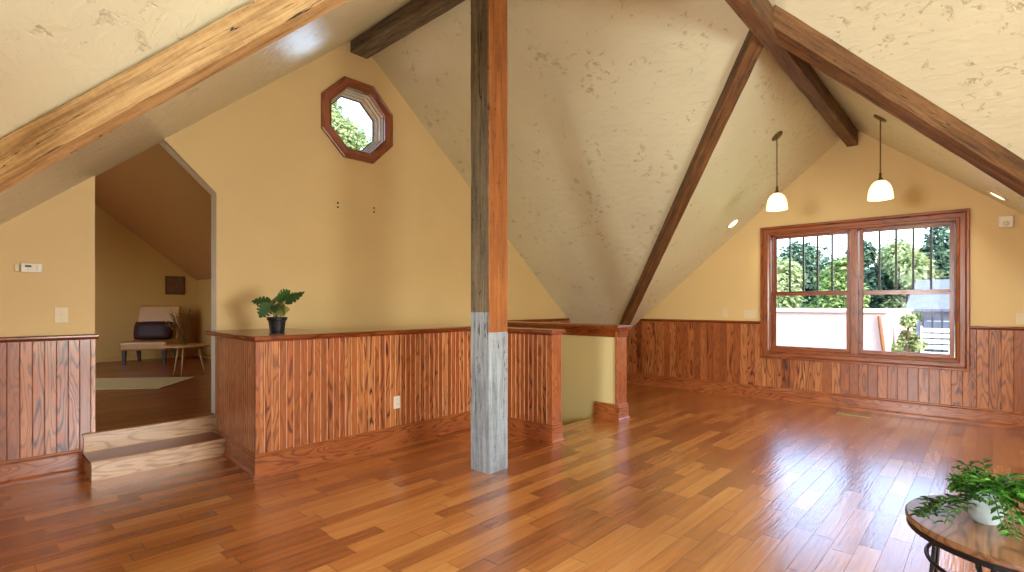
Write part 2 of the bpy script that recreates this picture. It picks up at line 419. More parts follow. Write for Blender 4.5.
# window wall (east)
WY0, WY1, WZ0, WZ1 = .30, 2.31, .70, 2.32
def gable(name, x, ys, win, mat):
    m = MB(); pts = [(ys[0], 0), (ys[1], 0)]
    top = []
    for y in (ys[1], RY+dE, RY, RY-dE, ys[0]): top.append((y, max(z2(y), z1(x))+.01))
    m.holes(pts+top, win, lambda a, b: (x, a, b)); return struct(m.build(name, mat))
we = gable('wall_right', XE, (YS, YN), [[(WY0, WZ0), (WY1, WZ0), (WY1, WZ1), (WY0, WZ1)]], M['wall_r'])
ww = gable('wall_west', XW, (YS, YN), [[(1.0, .8), (2.0, .8), (2.0, 2.3), (1.0, 2.3)]], M['wall'])
m = MB()
m.holes([(XW, 0), (XE, 0), (XE, z1(XE)+.01), (RX, RZ+.01), (XW, z1(XW)+.01)], [[(1.2, .6), (3.2, .6), (3.2, 2.0), (1.2, 2.0)]], lambda a, b: (a, YS, b))
struct(m.build('wall_south', M['wall']))

# ---- woodwork
BASE = [(0, 0), (.034, 0), (.034, .018), (.024, .034), (.022, .036), (.022, .138), (.026, .142), (.026, .152), (.016, .162), (.02, .168), (.02, .176), (.008, .188), (0, .19)]
RAIL = [(0, 1.062), (.018, 1.062), (.022, 1.072), (.034, 1.076), (.04, 1.084), (.04, 1.096), (.034, 1.104), (0, 1.104)]
plan = lambda a, b, h: (a, b, h)
def beadboard(name, p0, p1, za, zb, parent, mat, bw, side=1, ph=0, th=.014, bead=False):
    p0, p1 = Vector(p0), Vector(p1); d = p1-p0; L = d.length; d.normalize(); n = Vector((-d.y, d.x))*side
    m = MB(); k = math.floor(-ph/bw); xs = []
    t = -(ph % bw)
    pr = []
    while t < L:
        for o, h in ((0, th-.006), (.0035, th), (bw-.0035, th)) if not bead else ((0, th-.006), (.002, th), (.006, th+.003), (.011, th), (.013, th-.006), (.016, th), (bw-.003, th)):
            if 0 <= t+o <= L: pr.append((t+o, h))
        t += bw
    pr = [(0, th)]+pr+[(L, th)]
    for (a, ha), (b, hb) in zip(pr, pr[1:]):
        A = p0+d*a+n*ha; B = p0+d*b+n*hb
        ua, ub = a+ph, b+ph
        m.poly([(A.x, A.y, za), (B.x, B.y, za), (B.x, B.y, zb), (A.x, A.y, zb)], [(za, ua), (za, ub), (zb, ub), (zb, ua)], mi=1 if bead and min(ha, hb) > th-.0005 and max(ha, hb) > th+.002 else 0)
    for q in (p0, p1):
        Q = q+n*th; m.poly([(q.x, q.y, za), (Q.x, Q.y, za), (Q.x, Q.y, zb), (q.x, q.y, zb)], [(za, 0), (za, .01), (zb, .01), (zb, 0)])
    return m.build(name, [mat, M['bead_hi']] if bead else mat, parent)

# left stretch of the octagon wall, and the stretch beyond the stair
beadboard('wainscot', (XW, YN), (OX0, YN), .17, 1.06, wl, M['bead_l'], .07, -1)
MB().sweep([(XW, YN), (OX0+.02, YN)], RAIL, plan, side=-1).build('chair_rail', M['cap'], wl)
beadboard('wainscot', (5.40, YN), (XE, YN), .17, 1.06, wl, M['bead_l'], .07, -1)
MB().sweep([(5.40, YN), (XE, YN)], RAIL, plan, side=-1).build('chair_rail', M['cap'], wl)
struct(MB().sweep([(XW, YN), (.70, YN)], BASE, plan, side=-1).build('baseboard_left', M['trim']))
# window wall
beadboard('wainscot', (XE, 2.412), (XE, 5.0), .17, 1.06, we, M['bead_r'], .1, 1)
beadboard('wainscot', (XE, .20), (XE, 2.41), .17, .60, we, M['bead_r'], .1, 1, ph=.05)
beadboard('wainscot', (XE, YS), (XE, .198), .17, 1.06, we, M['bead_r'], .1, 1, ph=.03)
MB().sweep([(XE, 2.42), (XE, 5.0)], RAIL, plan, side=1).build('chair_rail', M['cap'], we)
MB().sweep([(XE, YS), (XE, .19)], RAIL, plan, side=1).build('chair_rail', M['cap'], we)
struct(MB().sweep([(XE, YS), (XE, 5.0)], BASE, plan, side=1).build('baseboard_right', M['trim']))

# half wall in front of the stair, with the ledge at its left end
FY = 4.20; CX = 1.600; BX = OX1+.002
m = MB()
m.holes([(CX, FY), (BX, YN), (BX+.10, YN), (CX+.12, FY+.11), (3.94, FY+.11), (3.94, FY)], [], lambda a, b: (a, b, 1.06))
for a, b in (((CX, FY), (3.94, FY)), ((CX, FY), (BX, YN)), ((CX+.12, FY+.11), (4.03, FY+.11))):
    m.poly([(*a, 0), (*b, 0), (*b, 1.06), (*a, 1.06)])
wf = struct(m.build('wall_half_front', M['drywall']))
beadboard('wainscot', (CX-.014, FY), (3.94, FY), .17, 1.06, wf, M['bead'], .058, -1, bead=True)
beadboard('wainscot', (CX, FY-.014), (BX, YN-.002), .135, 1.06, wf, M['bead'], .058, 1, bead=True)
MB().box(CX-.018, CX+.012, FY-.018, FY+.01, .17, 1.06, 2).build('corner_strip', M['trim'], wf)
# apron below the cap, cap and ledge
MB().sweep([(3.94, FY), (CX, FY), (BX, YN)], [(.014, 1.052), (.02, 1.052), (.022, 1.064), (.014, 1.064)], plan, side=1).build('apron', M['cap'], wf)
m = MB()
m.box(1.565, 2.33, FY-.04, YN-.001, 1.064, 1.10, 0); m.box(2.33, 4.075, FY-.04, FY+.15, 1.064, 1.10, 0)
m.build('ledge_top', M['cap'], wf, bevel=.008)
MB().box(2.30, 2.345, FY+.15, YN-.002, .98, 1.064, 1).build('ledge_apron', M['cap'], wf)
struct(MB().sweep([(3.92, FY), (CX, FY), (BX-.004, 5.365)], BASE, plan, side=1).build('baseboard_half_front', M['trim']))
# return of the half wall towards the room
RX0, RX1, EY = 3.93, 4.045, 3.13
m = MB(); m.box(RX0, RX1, EY, FY+.11, 0, 1.06)
wr = struct(m.build('wall_half_return', M['drywall']))
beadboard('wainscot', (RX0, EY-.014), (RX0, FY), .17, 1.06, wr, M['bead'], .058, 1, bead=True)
MB().box(RX0-.018, RX1+.018, EY-.02, EY, .0, 1.06, 2).build('end_casing', M['trim'], wr, bevel=.003)
MB().box(RX0-.05, RX1+.05, EY-.05, FY-.041, 1.064, 1.10, 1).build('cap', M['cap'], wr, bevel=.008)
MB().sweep([(RX0, FY), (RX0, EY), (RX1, EY), (RX1, SY-.01)], [(.014, 1.046), (.022, 1.046), (.028, 1.064), (.014, 1.064)], plan, side=-1).build('apron', M['cap'], wr)
struct(MB().sweep([(RX0, FY), (RX0, EY-.006), (RX1+.004, EY-.006), (RX1+.004, SY-.02)], BASE, plan, side=-1).build('baseboard_half_return', M['trim']))
# far half wall across the stair opening
NX0, NX1 = 5.20, 5.37
m = MB(); m.box(NX0, NX1, EY+.06, YN-.001, 0, 1.06)
wn = struct(m.build('wall_half_far', M['drywall']))
MB().box(NX0-.022, NX1+.02, EY+.03, EY+.06, 0, 1.06, 2).build('end_casing', M['trim'], wn, bevel=.004)
m = MB(); m.box(NX0-.055, NX1+.055, EY-.005, YN-.002, 1.068, 1.104, 1); m.build('cap', M['cap'], wn, bevel=.009)
MB().sweep([(NX0, YN-.01), (NX0, EY+.03), (NX1, EY+.03), (NX1, YN-.03)], [(0, .965), (.016, .965), (.02, 1.03), (.034, 1.05), (.036, 1.068), (0, 1.068)], plan, side=-1).build('apron', M['cap'], wn)
struct(MB().sweep([(NX0, SY), (NX0-.004, EY+.03), (NX1+.004, EY+.03), (NX1+.004, YN-.03)], BASE, plan, side=-1).build('baseboard_half_far', M['trim']))

# ---- the two steps up to the alcove
UZ = .30
st = empty('entry_steps', (1.18, 5.0, 0), 0, 'pair of shallow oak steps rising to the alcove doorway', 'steps')
rel = lambda x, y: (x-1.18, y-5.0)
m = MB(); m.box(-.475, .462, .025, .40, 0, .128, 0); m.build('riser', M['riser'], st)
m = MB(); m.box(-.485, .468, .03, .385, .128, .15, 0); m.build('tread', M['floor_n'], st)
MB().box(-.485, .468, -.0, .03, .128, .15, 0).build('nosing', M['riser'], st, bevel=.006)
m = MB(); m.box(-.475, .49, .372, .40, .15, .278, 0); m.build('riser', M['riser'], st)
m = MB(); m.box(-.485, .50, .352, .41, .278, UZ, 0); m.build('nosing', M['riser'], st, bevel=.006)

# ---- alcove beyond the doorway
NXR, NYB = 3.31, 11.8
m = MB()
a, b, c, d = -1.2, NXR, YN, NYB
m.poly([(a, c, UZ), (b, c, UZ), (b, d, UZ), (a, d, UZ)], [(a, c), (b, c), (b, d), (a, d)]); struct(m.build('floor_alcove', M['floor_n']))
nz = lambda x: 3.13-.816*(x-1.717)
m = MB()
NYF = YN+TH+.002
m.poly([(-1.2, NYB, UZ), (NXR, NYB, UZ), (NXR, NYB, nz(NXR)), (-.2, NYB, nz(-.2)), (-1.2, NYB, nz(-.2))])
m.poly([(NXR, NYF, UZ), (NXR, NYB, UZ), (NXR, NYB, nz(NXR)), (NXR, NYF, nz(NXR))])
m.holes([(NYF, UZ), (NYB, UZ), (NYB, nz(-.2)), (NYF, nz(-.2))], [[(7.4, 1.1), (9.2, 1.1), (9.2, 2.6), (7.4, 2.6)]], lambda a, b: (-1.2, a, b))  # unseen opening added to let the alcove fill light in
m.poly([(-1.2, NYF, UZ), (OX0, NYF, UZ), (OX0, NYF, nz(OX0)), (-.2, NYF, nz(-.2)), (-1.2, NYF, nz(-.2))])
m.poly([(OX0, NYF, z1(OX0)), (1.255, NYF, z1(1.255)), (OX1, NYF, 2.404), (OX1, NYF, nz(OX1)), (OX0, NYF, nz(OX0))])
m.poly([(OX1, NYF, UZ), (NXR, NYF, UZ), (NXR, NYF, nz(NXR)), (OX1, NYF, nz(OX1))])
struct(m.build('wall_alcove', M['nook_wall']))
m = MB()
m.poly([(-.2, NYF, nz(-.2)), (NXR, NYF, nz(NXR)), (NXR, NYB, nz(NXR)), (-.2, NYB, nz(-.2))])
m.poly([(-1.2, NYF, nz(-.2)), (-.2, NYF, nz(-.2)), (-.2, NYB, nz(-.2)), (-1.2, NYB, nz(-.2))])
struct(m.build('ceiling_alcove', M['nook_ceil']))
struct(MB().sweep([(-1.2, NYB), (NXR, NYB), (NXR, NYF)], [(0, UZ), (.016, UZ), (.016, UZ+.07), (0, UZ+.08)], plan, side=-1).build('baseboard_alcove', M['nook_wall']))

# ---- windows
def win_fn(x): return lambda a, b, h: (x-h, a, b)
w1 = MB()
rect = [(WY0, WZ0), (WY1, WZ0), (WY1, WZ1), (WY0, WZ1)]
CAS = [(0, -.01), (0, .03), (-.02, .034), (-.03, .026), (-.07, .026), (-.078, .034), (-.088, .05), (-.108, .05), (-.115, .042), (-.115, 0)]
w1.sweep(rect, CAS, win_fn(XE), closed=True, side=1)
w1o = struct(w1.build('window_1', M['casing']))
m = MB(); m.sweep(rect, [(0, 0), (0, -.16), (.018, -.16), (.018, -.02), (.012, 0), (0, .004)], win_fn(XE), closed=True, side=1); m.build('jamb', M['casing'], w1o)
MB().box(XE-.012, XE+.13, 1.262, 1.342, WZ0, WZ1, 2).build('mullion', M['casing'], w1o, bevel=.006)
def sash(ya, yb, za, zb, x, zr0, zr1, muntins):
    """ya..yb outer, glass inset"""
    st_ = .046
    rc = [(ya, za), (yb, za), (yb, zb), (ya, zb)]
    m = MB()
    m.box(x, x+.032, ya, ya+st_, za, zb, 2); m.box(x, x+.032, yb-st_, yb, za, zb, 2)
    m.box(x, x+.032, ya+st_, yb-st_, za, za+zr0, 1); m.box(x, x+.032, ya+st_, yb-st_, zb-zr1, zb, 1)
    so = m.build('sash', M['casing'], w1o, bevel=.004)
    g = MB(); g.box(x+.012, x+.016, ya+st_-.004, yb-st_+.004, za+zr0-.004, zb-zr1+.004); g.build('pane', M['glass'], so)
    if muntins:
        for k in range(1, 5):
            yy = ya+st_+(yb-ya-2*st_)*k/5
            MB().box(x+.004, x+.024, yy-.011, yy+.011, za+zr0, zb-zr1, 2).build('muntin', M['muntin'], so)
for ya, yb in ((.322, 1.258), (1.346, 2.288)):
    sash(ya, yb, 1.47, WZ1-.002, XE+.075, .055, .052, True)
    sash(ya, yb, WZ0+.002, 1.50, XE+.035, .06, .035, False)
    MB().box(XE+.018, XE+.035, (ya+yb)/2-.03, (ya+yb)/2+.03, 1.485, 1.502).build('sash_lock', M['bronze'], w1o, bevel=.004)

ofn = lambda a, b, h: (a, YN-h, b)
w2 = MB().sweep(octa(.345), [(0, -.02), (0, .026), (-.012, .034), (-.03, .03), (-.085, .03), (-.1, .036), (-.112, .03), (-.112, 0)], ofn, closed=True, side=1)
w2o = struct(w2.build('window_2', M['casing']))
MB().sweep(octa(.345), [(0, 0), (0, -.055), (.012, -.055), (.012, -.06), (.012, -.11), (.026, -.11), (.026, -.118), (.026, -.16), (.042, -.16), (.042, -.2), (0, -.2)], ofn, closed=True, side=1).build('jamb', M['jamb_white'], w2o)
for r_, h0 in ((.334, -.056), (.32, -.112)):
    MB().sweep(octa(r_), [(0, h0), (.004, h0), (.004, h0+.004), (0, h0+.004)], ofn, closed=True, side=1).build('gasket', M['muntin'], w2o)
MB().sweep(octa(.303), [(0, -.158), (.012, -.158), (.012, -.17), (0, -.17)], ofn, closed=True, side=1).build('gasket', M['muntin'], w2o)
g = MB(); o_ = octa(.303)
g.poly([(a, YN+.165, b) for a, b in o_]); g.poly([(a, YN+.17, b) for a, b in o_]); g.build('pane', M['glass'], w2o)
# unseen windows: west one read off the post's shadow, south one added for light
m = MB(); m.sweep([(1.0, .8), (2.0, .8), (2.0, 2.3), (1.0, 2.3)], [(0, .12), (0, -.03), (-.1, -.03), (-.1, 0)], lambda a, b, h: (XW-h, a, b), closed=True, side=1); struct(m.build('window_3', M['casing']))
m = MB(); m.sweep([(1.2, .6), (3.2, .6), (3.2, 2.0), (1.2, 2.0)], [(0, .12), (0, -.03), (-.1, -.03), (-.1, 0)], lambda a, b, h: (a, YS-h, b), closed=True, side=1); struct(m.build('added_window_4', M['casing']))

# ---------------------------------------------------------------- timbers
def timber(name, p0, p1, w, h, mat, label, cat, up=(0, 0, 1), group=None, seed=1, wob=.003, pick=None):
    """squared log from p0 to p1 (centre line), w across, h deep, slightly uneven"""
    rnd = random.Random(seed); p0, p1 = Vector(p0), Vector(p1); X = (p1-p0); L = X.length; X.normalize()
    Y = Vector(up).cross(X).normalized(); Z = X.cross(Y)
    n = max(6, int(L/.16)); b = MB(); rings = []
    ch = .004
    for i in range(n+1):
        t = L*i/n; j = lambda: rnd.uniform(-wob, wob)
        ys, zs = w/2, h/2; r = []
        for sy, sz in ((-1, -1), (1, -1), (1, 1), (-1, 1)):
            ay, az = sy*(ys+j()*.6), sz*(zs+j()*.6); c1, c2 = ch+abs(j()), ch+abs(j())
            A = Vector((t, ay-sy*c1, az)); B = Vector((t, ay, az-sz*c2))
            r += [A, B] if sy*sz < 0 else [B, A]
        rings.append(r)
    # rings have eight points: faces alternate chamfer / side
    for a, c in zip(rings, rings[1:]):
        for k in range(8):
            k2 = (k+1) % 8
            q = [a[k], a[k2], c[k2], c[k]]
            mi = pick(sum((v for v in q), Vector())/4, k) if pick else 0
            b.poly(q, mi=mi)
    b.poly(rings[0]); b.poly(rings[-1])
    o = b.build(name, mat)
    mw = Matrix((X, Y, Z)).transposed().to_4x4(); mw.translation = p0; o.matrix_world = mw
    tag(o, label, cat, group); o['kind'] = 'thing'
    return o
# post: x local = up
px, py, pw = 2.985, 3.03, .218
def pick(c, k):
    # local y/z -> which face; filled below from the direction of the faces
    return PICK(c)
up_post = (0, -1, 0)
# local X = +z, Y = up x X = (0,-1,0)x(0,0,1) = (-1,0,0), Z = X x Y = (0,-1,0): face -y world = +Z local
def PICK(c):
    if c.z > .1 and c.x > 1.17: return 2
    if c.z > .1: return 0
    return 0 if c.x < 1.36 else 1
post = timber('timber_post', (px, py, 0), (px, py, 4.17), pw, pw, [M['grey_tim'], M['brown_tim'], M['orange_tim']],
              'tall weathered grey square post standing on the plank floor', 'post', up=up_post, seed=3, pick=pick)
timber('ridge_beam', (3.195, YN-.002, 4.345), (3.195, YS+.002, 4.345), .22, .22, M['ridge_tim'],
       'dark grey timber along the ridge above the octagonal window', 'beam', seed=4)
timber('ridge_beam', (XE-.002, 1.318, 3.48), (XW+.002, 1.178, 3.48), .12, .2, M['beam'],
       'brown timber along the ridge between the two pendant lamps', 'beam', seed=5)
def valley(sx, sy, mat, label, seed, off, w=.14, h=.155, drop=.05):
    ax = AE if sx > 0 else AW; dx = (XE-AE) if sx > 0 else (AW-XW); dd = dE if sx > 0 else dW
    a = Vector((ax, RY, CZ)); zb = z1(XE if sx > 0 else XW)
    b = Vector((XE if sx > 0 else XW, RY+sy*dd, zb))
    n = Vector((sx, -sy, 0)).normalized()*off          # towards the cross ridge side
    d = (b-a).normalized()
    a2 = a+n+d*.06; b2 = b+n-d*.14
    # sit below the cross-gable slope
    for q in (a2, b2): q.z = z2(q.y)-drop
    return timber('valley_beam', a2, b2, w, h, mat, label, 'beam', seed=seed)
valley(-1, 1, M['tan_beam'], 'thick pale tan timber sloping up across the top left corner', 11, .15, .09, .15, .03)
valley(1, 1, M['beam'], 'brown timber sloping down from the ridge to behind the far half wall', 12, .06, .13)
valley(1, -1, M['beam'], 'brown timber sloping down to the right above the window', 13, -.01, .14, .155, .04)

# ---------------------------------------------------------------- small fittings on the walls
def plate(name, loc, axis, w, h, mat, label, cat, kind='switch', gang=1):
    """axis 'y': on a wall facing -y; 'x': on a wall facing -x"""
    e = empty(name, loc, 0 if axis == 'y' else -math.pi/2, label, cat)
    m = MB(); m.box(-w/2, w/2, -.007, 0, -h/2, h/2, 2); m.build('cover_plate', mat, e, bevel=.003)
    for g in range(gang):
        cx = (g-(gang-1)/2)*.046
        if kind == 'switch':
            MB().box(cx-.006, cx+.006, -.016, -.007, -.004, .014, 2).build('toggle', mat, e, bevel=.002)
            for s in (-1, 1): MB().lathe([(.0001, 0), (.003, 0), (.003, .001)], (0, 0, 0), 8).build('screw', M['vent'], e).matrix_local = Matrix.Translation((cx, -.007, s*.034)) @ Matrix.Rotation(R(90), 4, 'X')
        elif kind == 'rocker':
            MB().box(cx-.016, cx+.016, -.011, -.007, -.032, .032, 2).build('rocker', mat, e, bevel=.002)
        else:
            for s in (-1, 1):
                so = MB().box(cx-.016, cx+.016, -.0095, -.007, s*.022-.014, s*.022+.014, 2).build('socket', mat, e, bevel=.003)
                for q in (-.006, .006): MB().box(cx+q-.001, cx+q+.001, -.0102, -.0094, s*.022-.003, s*.022+.006).build('slot', M['dark'], so)
    return e
G = .0
plate('light_switch', (.569, YN, 1.263), 'y', .085, .125, M['ivory'], 'single toggle switch plate above the wainscot beside the alcove doorway', 'switch')
plate('wall_outlet', (2.88, FY-.014, .408), 'y', .072, .118, M['white'], 'white outlet on the wooden half wall beside the post', 'outlet', 'outlet')
plate('light_switch', (XE, 2.936, 1.215), 'x', .08, .125, M['ivory'], 'single switch plate left of the double plate by the window', 'switch', 'rocker')
plate('light_switch', (XE, 2.578, 1.205), 'x', .165, .125, M['ivory'], 'wide multi switch plate next to the big window casing', 'switch', 'rocker', 3)
plate('light_switch', (XE, -.226, 1.19), 'x', .08, .125, M['ivory'], 'switch plate cut by the right edge of the picture', 'switch', 'rocker')
plate('wall_outlet', (XE-.014, 4.52, .42), 'x', .072, .118, M['casing'], 'brown outlet low on the dark panelling behind the far half wall', 'outlet', 'outlet')
e = empty('thermostat', (.388, YN, 1.626), 0, 'white wall thermostat with a small grey display', 'thermostat')
MB().box(-.055, .068, -.026, 0, -.036, .036).build('housing', M['white'], e, bevel=.006)
MB().box(-.03, .006, -.0275, -.026, .004, .02).build('display', M['dark'], e)
MB().box(-.02, -.004, -.0275, -.026, -.014, -.010).build('button', M['vent'], e)
for k in range(2): MB().box(.034, .046, -.029, -.026, .006-k*.02, .016-k*.02).build('button', M['ivory'], e, bevel=.002)
MB().box(-.088, -.06, -.016, 0, -.03, .028).build('wall_base', M['ivory'], e, bevel=.004)
e = empty('motion_sensor', (XE, -.109, 2.25), -math.pi/2, 'small white box sensor high on the wall right of the window', 'sensor')
MB().box(-.06, .06, -.05, 0, -.065, .065).build('housing', M['white'], e, bevel=.012)
MB().lathe([(.0001, 0), (.028, 0), (.02, .01), (.0001, .014)], (0, 0, 0), 16).build('lens', M['ivory'], e).matrix_local = Matrix.Translation((0, -.05, -.02)) @ Matrix.Rotation(R(90), 4, 'X')
for x, z, lb in ((2.93, 2.465, 'pair of tiny screw anchors in the yellow wall straight below the octagonal window'), (3.395, 2.47, 'pair of tiny screw anchors in the yellow wall closer to the post')):
    e = empty('screw_anchor', (x, YN, z), 0, lb, 'screws', 'screw anchors in the yellow wall')
    for s in (-1, 1):
        MB().lathe([(.0001, 0), (.012, 0), (.009, .008), (.0001, .01)], (0, 0, 0), 10).build('screw', M['hole'], e).matrix_local = Matrix.Translation((0, 0, s*.024)) @ Matrix.Rotation(R(90), 4, 'X')
# floor register
e = empty('floor_vent', (7.45, 1.24, 0), 0, 'tan metal register set in the floor below the window', 'vent')
MB().box(-.06, .06, -.17, .17, .0, .005).build('rim', M['vent'], e, bevel=.002)
for k in range(12):
    y = -.14+k*.0255; MB().box(-.042, .042, y-.003, y+.003, .005, .0055).build('louvre', M['hole'], e)

# ---------------------------------------------------------------- lamps
PSL = math.atan(SC)
def lamp_light(name, loc, energy, r=.05, col=(1, .82, .58)):
    l = bpy.data.lights.new(name, 'POINT'); l.energy = energy; l.shadow_soft_size = r; l.color = col
    o = bpy.data.objects.new(name, l); COL.objects.link(o); o.location = loc; return o
def pendant(y, zb, label, E):
    x = 6.25; zc = z2(y); e = empty('pendant_lamp', (x, y, zc), 0, label, 'lamp', 'pendant lamps by the window')
    tilt = PSL if y < RY else -PSL
    c = MB().lathe([(.0001, 0), (.066, 0), (.066, -.008), (.058, -.016), (.0001, -.02)], n=24).build('canopy', M['bronze'], e, smooth=True); c.rotation_euler = (tilt, 0, 0)
    b = zb-zc
    MB().tube([(0, 0, -.01), (0, 0, b+.235)], .006, 8).build('stem', M['bronze'], e)
    MB().lathe([(.006, b+.262), (.012, b+.256), (.012, b+.215), (.02, b+.205), (.034, b+.178), (.034, b+.17), (.0001, b+.17)], n=16).build('fitter', M['bronze'], e, smooth=True)
    s = MB().lathe([(.02, b+.186), (.045, b+.176), (.072, b+.15), (.092, b+.11), (.102, b+.065), (.105, b+.03), (.108, b), (.103, b), (.1, b+.03), (.097, b+.065), (.087, b+.108), (.068, b+.146), (.043, b+.17)], n=32)
    s.build('shade', M['shade'], e, smooth=True)
    MB().lathe([(.0001, b+.14), (.02, b+.13), (.03, b+.09), (.026, b+.06), (.0001, b+.045)], n=14).build('bulb', M['lens'], e, smooth=True)
    l = lamp_light('pendant_light', (0, 0, b-.05), E); l.parent = e
    return e
pendant(1.765, 2.405, 'bell glass pendant lamp hanging left of the ridge beam', 5)
pendant(.815, 2.392, 'bell glass pendant lamp hanging right of the ridge beam', 5)
def recessed(y, label, x=7.42):
    e = empty('recessed_light', (x, y, z2(y)), 0, label, 'ceiling light', 'recessed lights in the sloped ceiling')
    e.rotation_euler = (PSL if y < RY else -PSL, 0, 0)
    MB().lathe([(.075, -.001), (.1, -.001), (.1, -.006), (.078, -.01), (.075, -.004)], n=28).build('trim_ring', M['ivory'], e, smooth=True)
    MB().lathe([(.0001, -.006), (.076, -.004), (.076, -.001)], n=28).build('lens', M['lens'], e)
    s = bpy.data.lights.new('recessed_glow', 'SPOT'); s.energy = 11; s.spot_size = R(120); s.spot_blend = .8; s.color = (1, .84, .62); s.shadow_soft_size = .06
    o = bpy.data.objects.new('recessed_glow', s); COL.objects.link(o); o.parent = e; o.location = (0, 0, -.03)
recessed(2.667, 'lit recessed ceiling light above the wall left of the window')
recessed(-.043, 'lit recessed ceiling light above the wall right of the window')

# ---------------------------------------------------------------- plant on the ledge
pl = empty('potted_plant', (1.95, 4.67, 1.10), 0, 'small split-leaf plant in a black pot on the wooden ledge', 'plant')
MB().lathe([(.0001, 0), (.056, 0), (.06, .004), (.072, .1), (.078, .104), (.082, .106), (.085, .128), (.086, .134), (.08, .134), (.076, .11), (.0001, .108)], n=28).build('pot', M['pot_black'], pl)
MB().lathe([(.0001, .118), (.04, .12), (.077, .115)], n=20).build('soil', M['soil'], pl)
def split_leaf(L, W, notch, curl):
    b = MB(); n = 22; rows = []
    for i in range(n+1):
        t = i/n
        w = W*.5*(math.sin(math.pi*min(1, t**.72*1.0))**.8 if 0 < t < 1 else .02)
        k = 1-(notch if (i % 4 == 3 and .15 < t < .92) else 0)
        z = -curl*L*t*t
        rows.append((t*L, w*k, z))
    for (x0, w0, h0), (x1, w1, h1) in zip(rows, rows[1:]):
        for s in (-1, 1):
            q = [(x0, 0, h0), (x1, 0, h1), (x1+w1*.18, s*w1, h1+.05*w1*4*.3), (x0+w0*.18, s*w0, h0+.05*w0*4*.3)]
            b.poly(q)
    return b
camR = Vector((.6807, -.7325, 0)); camF = Vector((.7325, .6807, 0))
for i, (r_, f_, z_, L, W, az, pitch, roll, mt, curl) in enumerate((
        (-.01, -.03, .235, .13, .15, 140, -25, -70, 'leaf_m', .15), (.0, .0, .27, .16, .16, 60, 42, -62, 'leaf_m', .12), (-.05, .0, .27, .19, .10, 178, 4, -62, 'leaf_m', .1),
        (.07, .0, .255, .20, .10, 8, 30, 58, 'leaf_m', -.05), (.07, -.03, .245, .13, .13, -75, -40, 70, 'leaf_y', .25), (.01, -.05, .19, .13, .1, -15, 8, 72, 'leaf_y', .2),
        (-.05, -.03, .26, .15, .14, -140, -55, -70, 'leaf_m', .25), (.05, .02, .285, .15, .09, 25, 30, 45, 'leaf_m', .1), (-.03, .03, .255, .15, .13, 125, 28, -50, 'leaf_m', .2), (.03, -.02, .265, .13, .13, -95, -35, 20, 'leaf_m', .2))):
    p = camR*r_+camF*f_; base = Vector((p.x, p.y, z_))
    root = Vector((p.x*.3, p.y*.3, .112)); mid = (root+base)/2+Vector((p.x*.1, p.y*.1, .02))
    stm = MB().tube([root, mid, base], [.0035, .003, .0025], 6).build('stem', M['stem'], pl)
    lf = split_leaf(L, W, .5 if mt == 'leaf_m' else .15, curl).build('leaf', M[mt], pl)
    a = R(az)+math.atan2(camR.y, camR.x)
    lf.matrix_local = Matrix.Translation(base) @ Matrix.Rotation(a, 4, 'Z') @ Matrix.Rotation(-R(pitch), 4, 'Y') @ Matrix.Rotation(R(roll), 4, 'X')

# ---------------------------------------------------------------- round table with the trailing plant
def at(lat, d, z=0): v = camF*d+camR*lat; return Vector((v.x, v.y, z))
TC = at(1.95, 1.93); TZ = .50; TR = .385
tb = empty('round_table', TC, 0, 'round wooden coffee table with a black iron base, cut by the picture edge', 'table')
MB().lathe([(.0001, TZ-.026), (TR-.006, TZ-.026), (TR, TZ-.02), (TR, TZ-.006), (TR-.006, TZ), (.0001, TZ)], n=64).build('tabletop', M['tabletop'], tb)
MB().lathe([(TR-.03, TZ-.046), (TR-.004, TZ-.046), (TR-.004, TZ-.026), (TR-.03, TZ-.026), (TR-.03, TZ-.046)], n=64).build('apron_ring', M['black_iron'], tb)
for k in range(4):
    th = math.atan2(*(lambda v: (v.y, v.x))(at(-.93, -.42)))+k*math.pi/2
    for s in (-1, 1):
        b = MB(); t = Vector((-math.sin(th), math.cos(th), 0))*s; o = Vector((math.cos(th), math.sin(th), 0))
        b.tube([o*(TR-.04)+t*.024+Vector((0, 0, TZ-.04)), o*(TR-.05)+t*.02+Vector((0, 0, .42)), o*(TR-.07)+t*.012+Vector((0, 0, .335)), o*(TR-.06)+t*.016+Vector((0, 0, .2)), o*(TR-.03)+t*.022+Vector((0, 0, .0))], .0085, 8)
        b.build('leg', M['black_iron'], tb, smooth=True)
    MB().lathe([(.0001, -.02), (.02, -.016), (.026, 0), (.02, .016), (.0001, .02)], (o*(TR-.07)).to_tuple()[:2]+(.335,), 12).build('joint', M['black_iron'], tb, smooth=True)
MB().tube([Vector(((TR-.07)*math.cos(a), (TR-.07)*math.sin(a), .335)) for a in [2*math.pi*k/48 for k in range(49)]], .008, 8, False).build('stretcher_ring', M['black_iron'], tb, smooth=True)

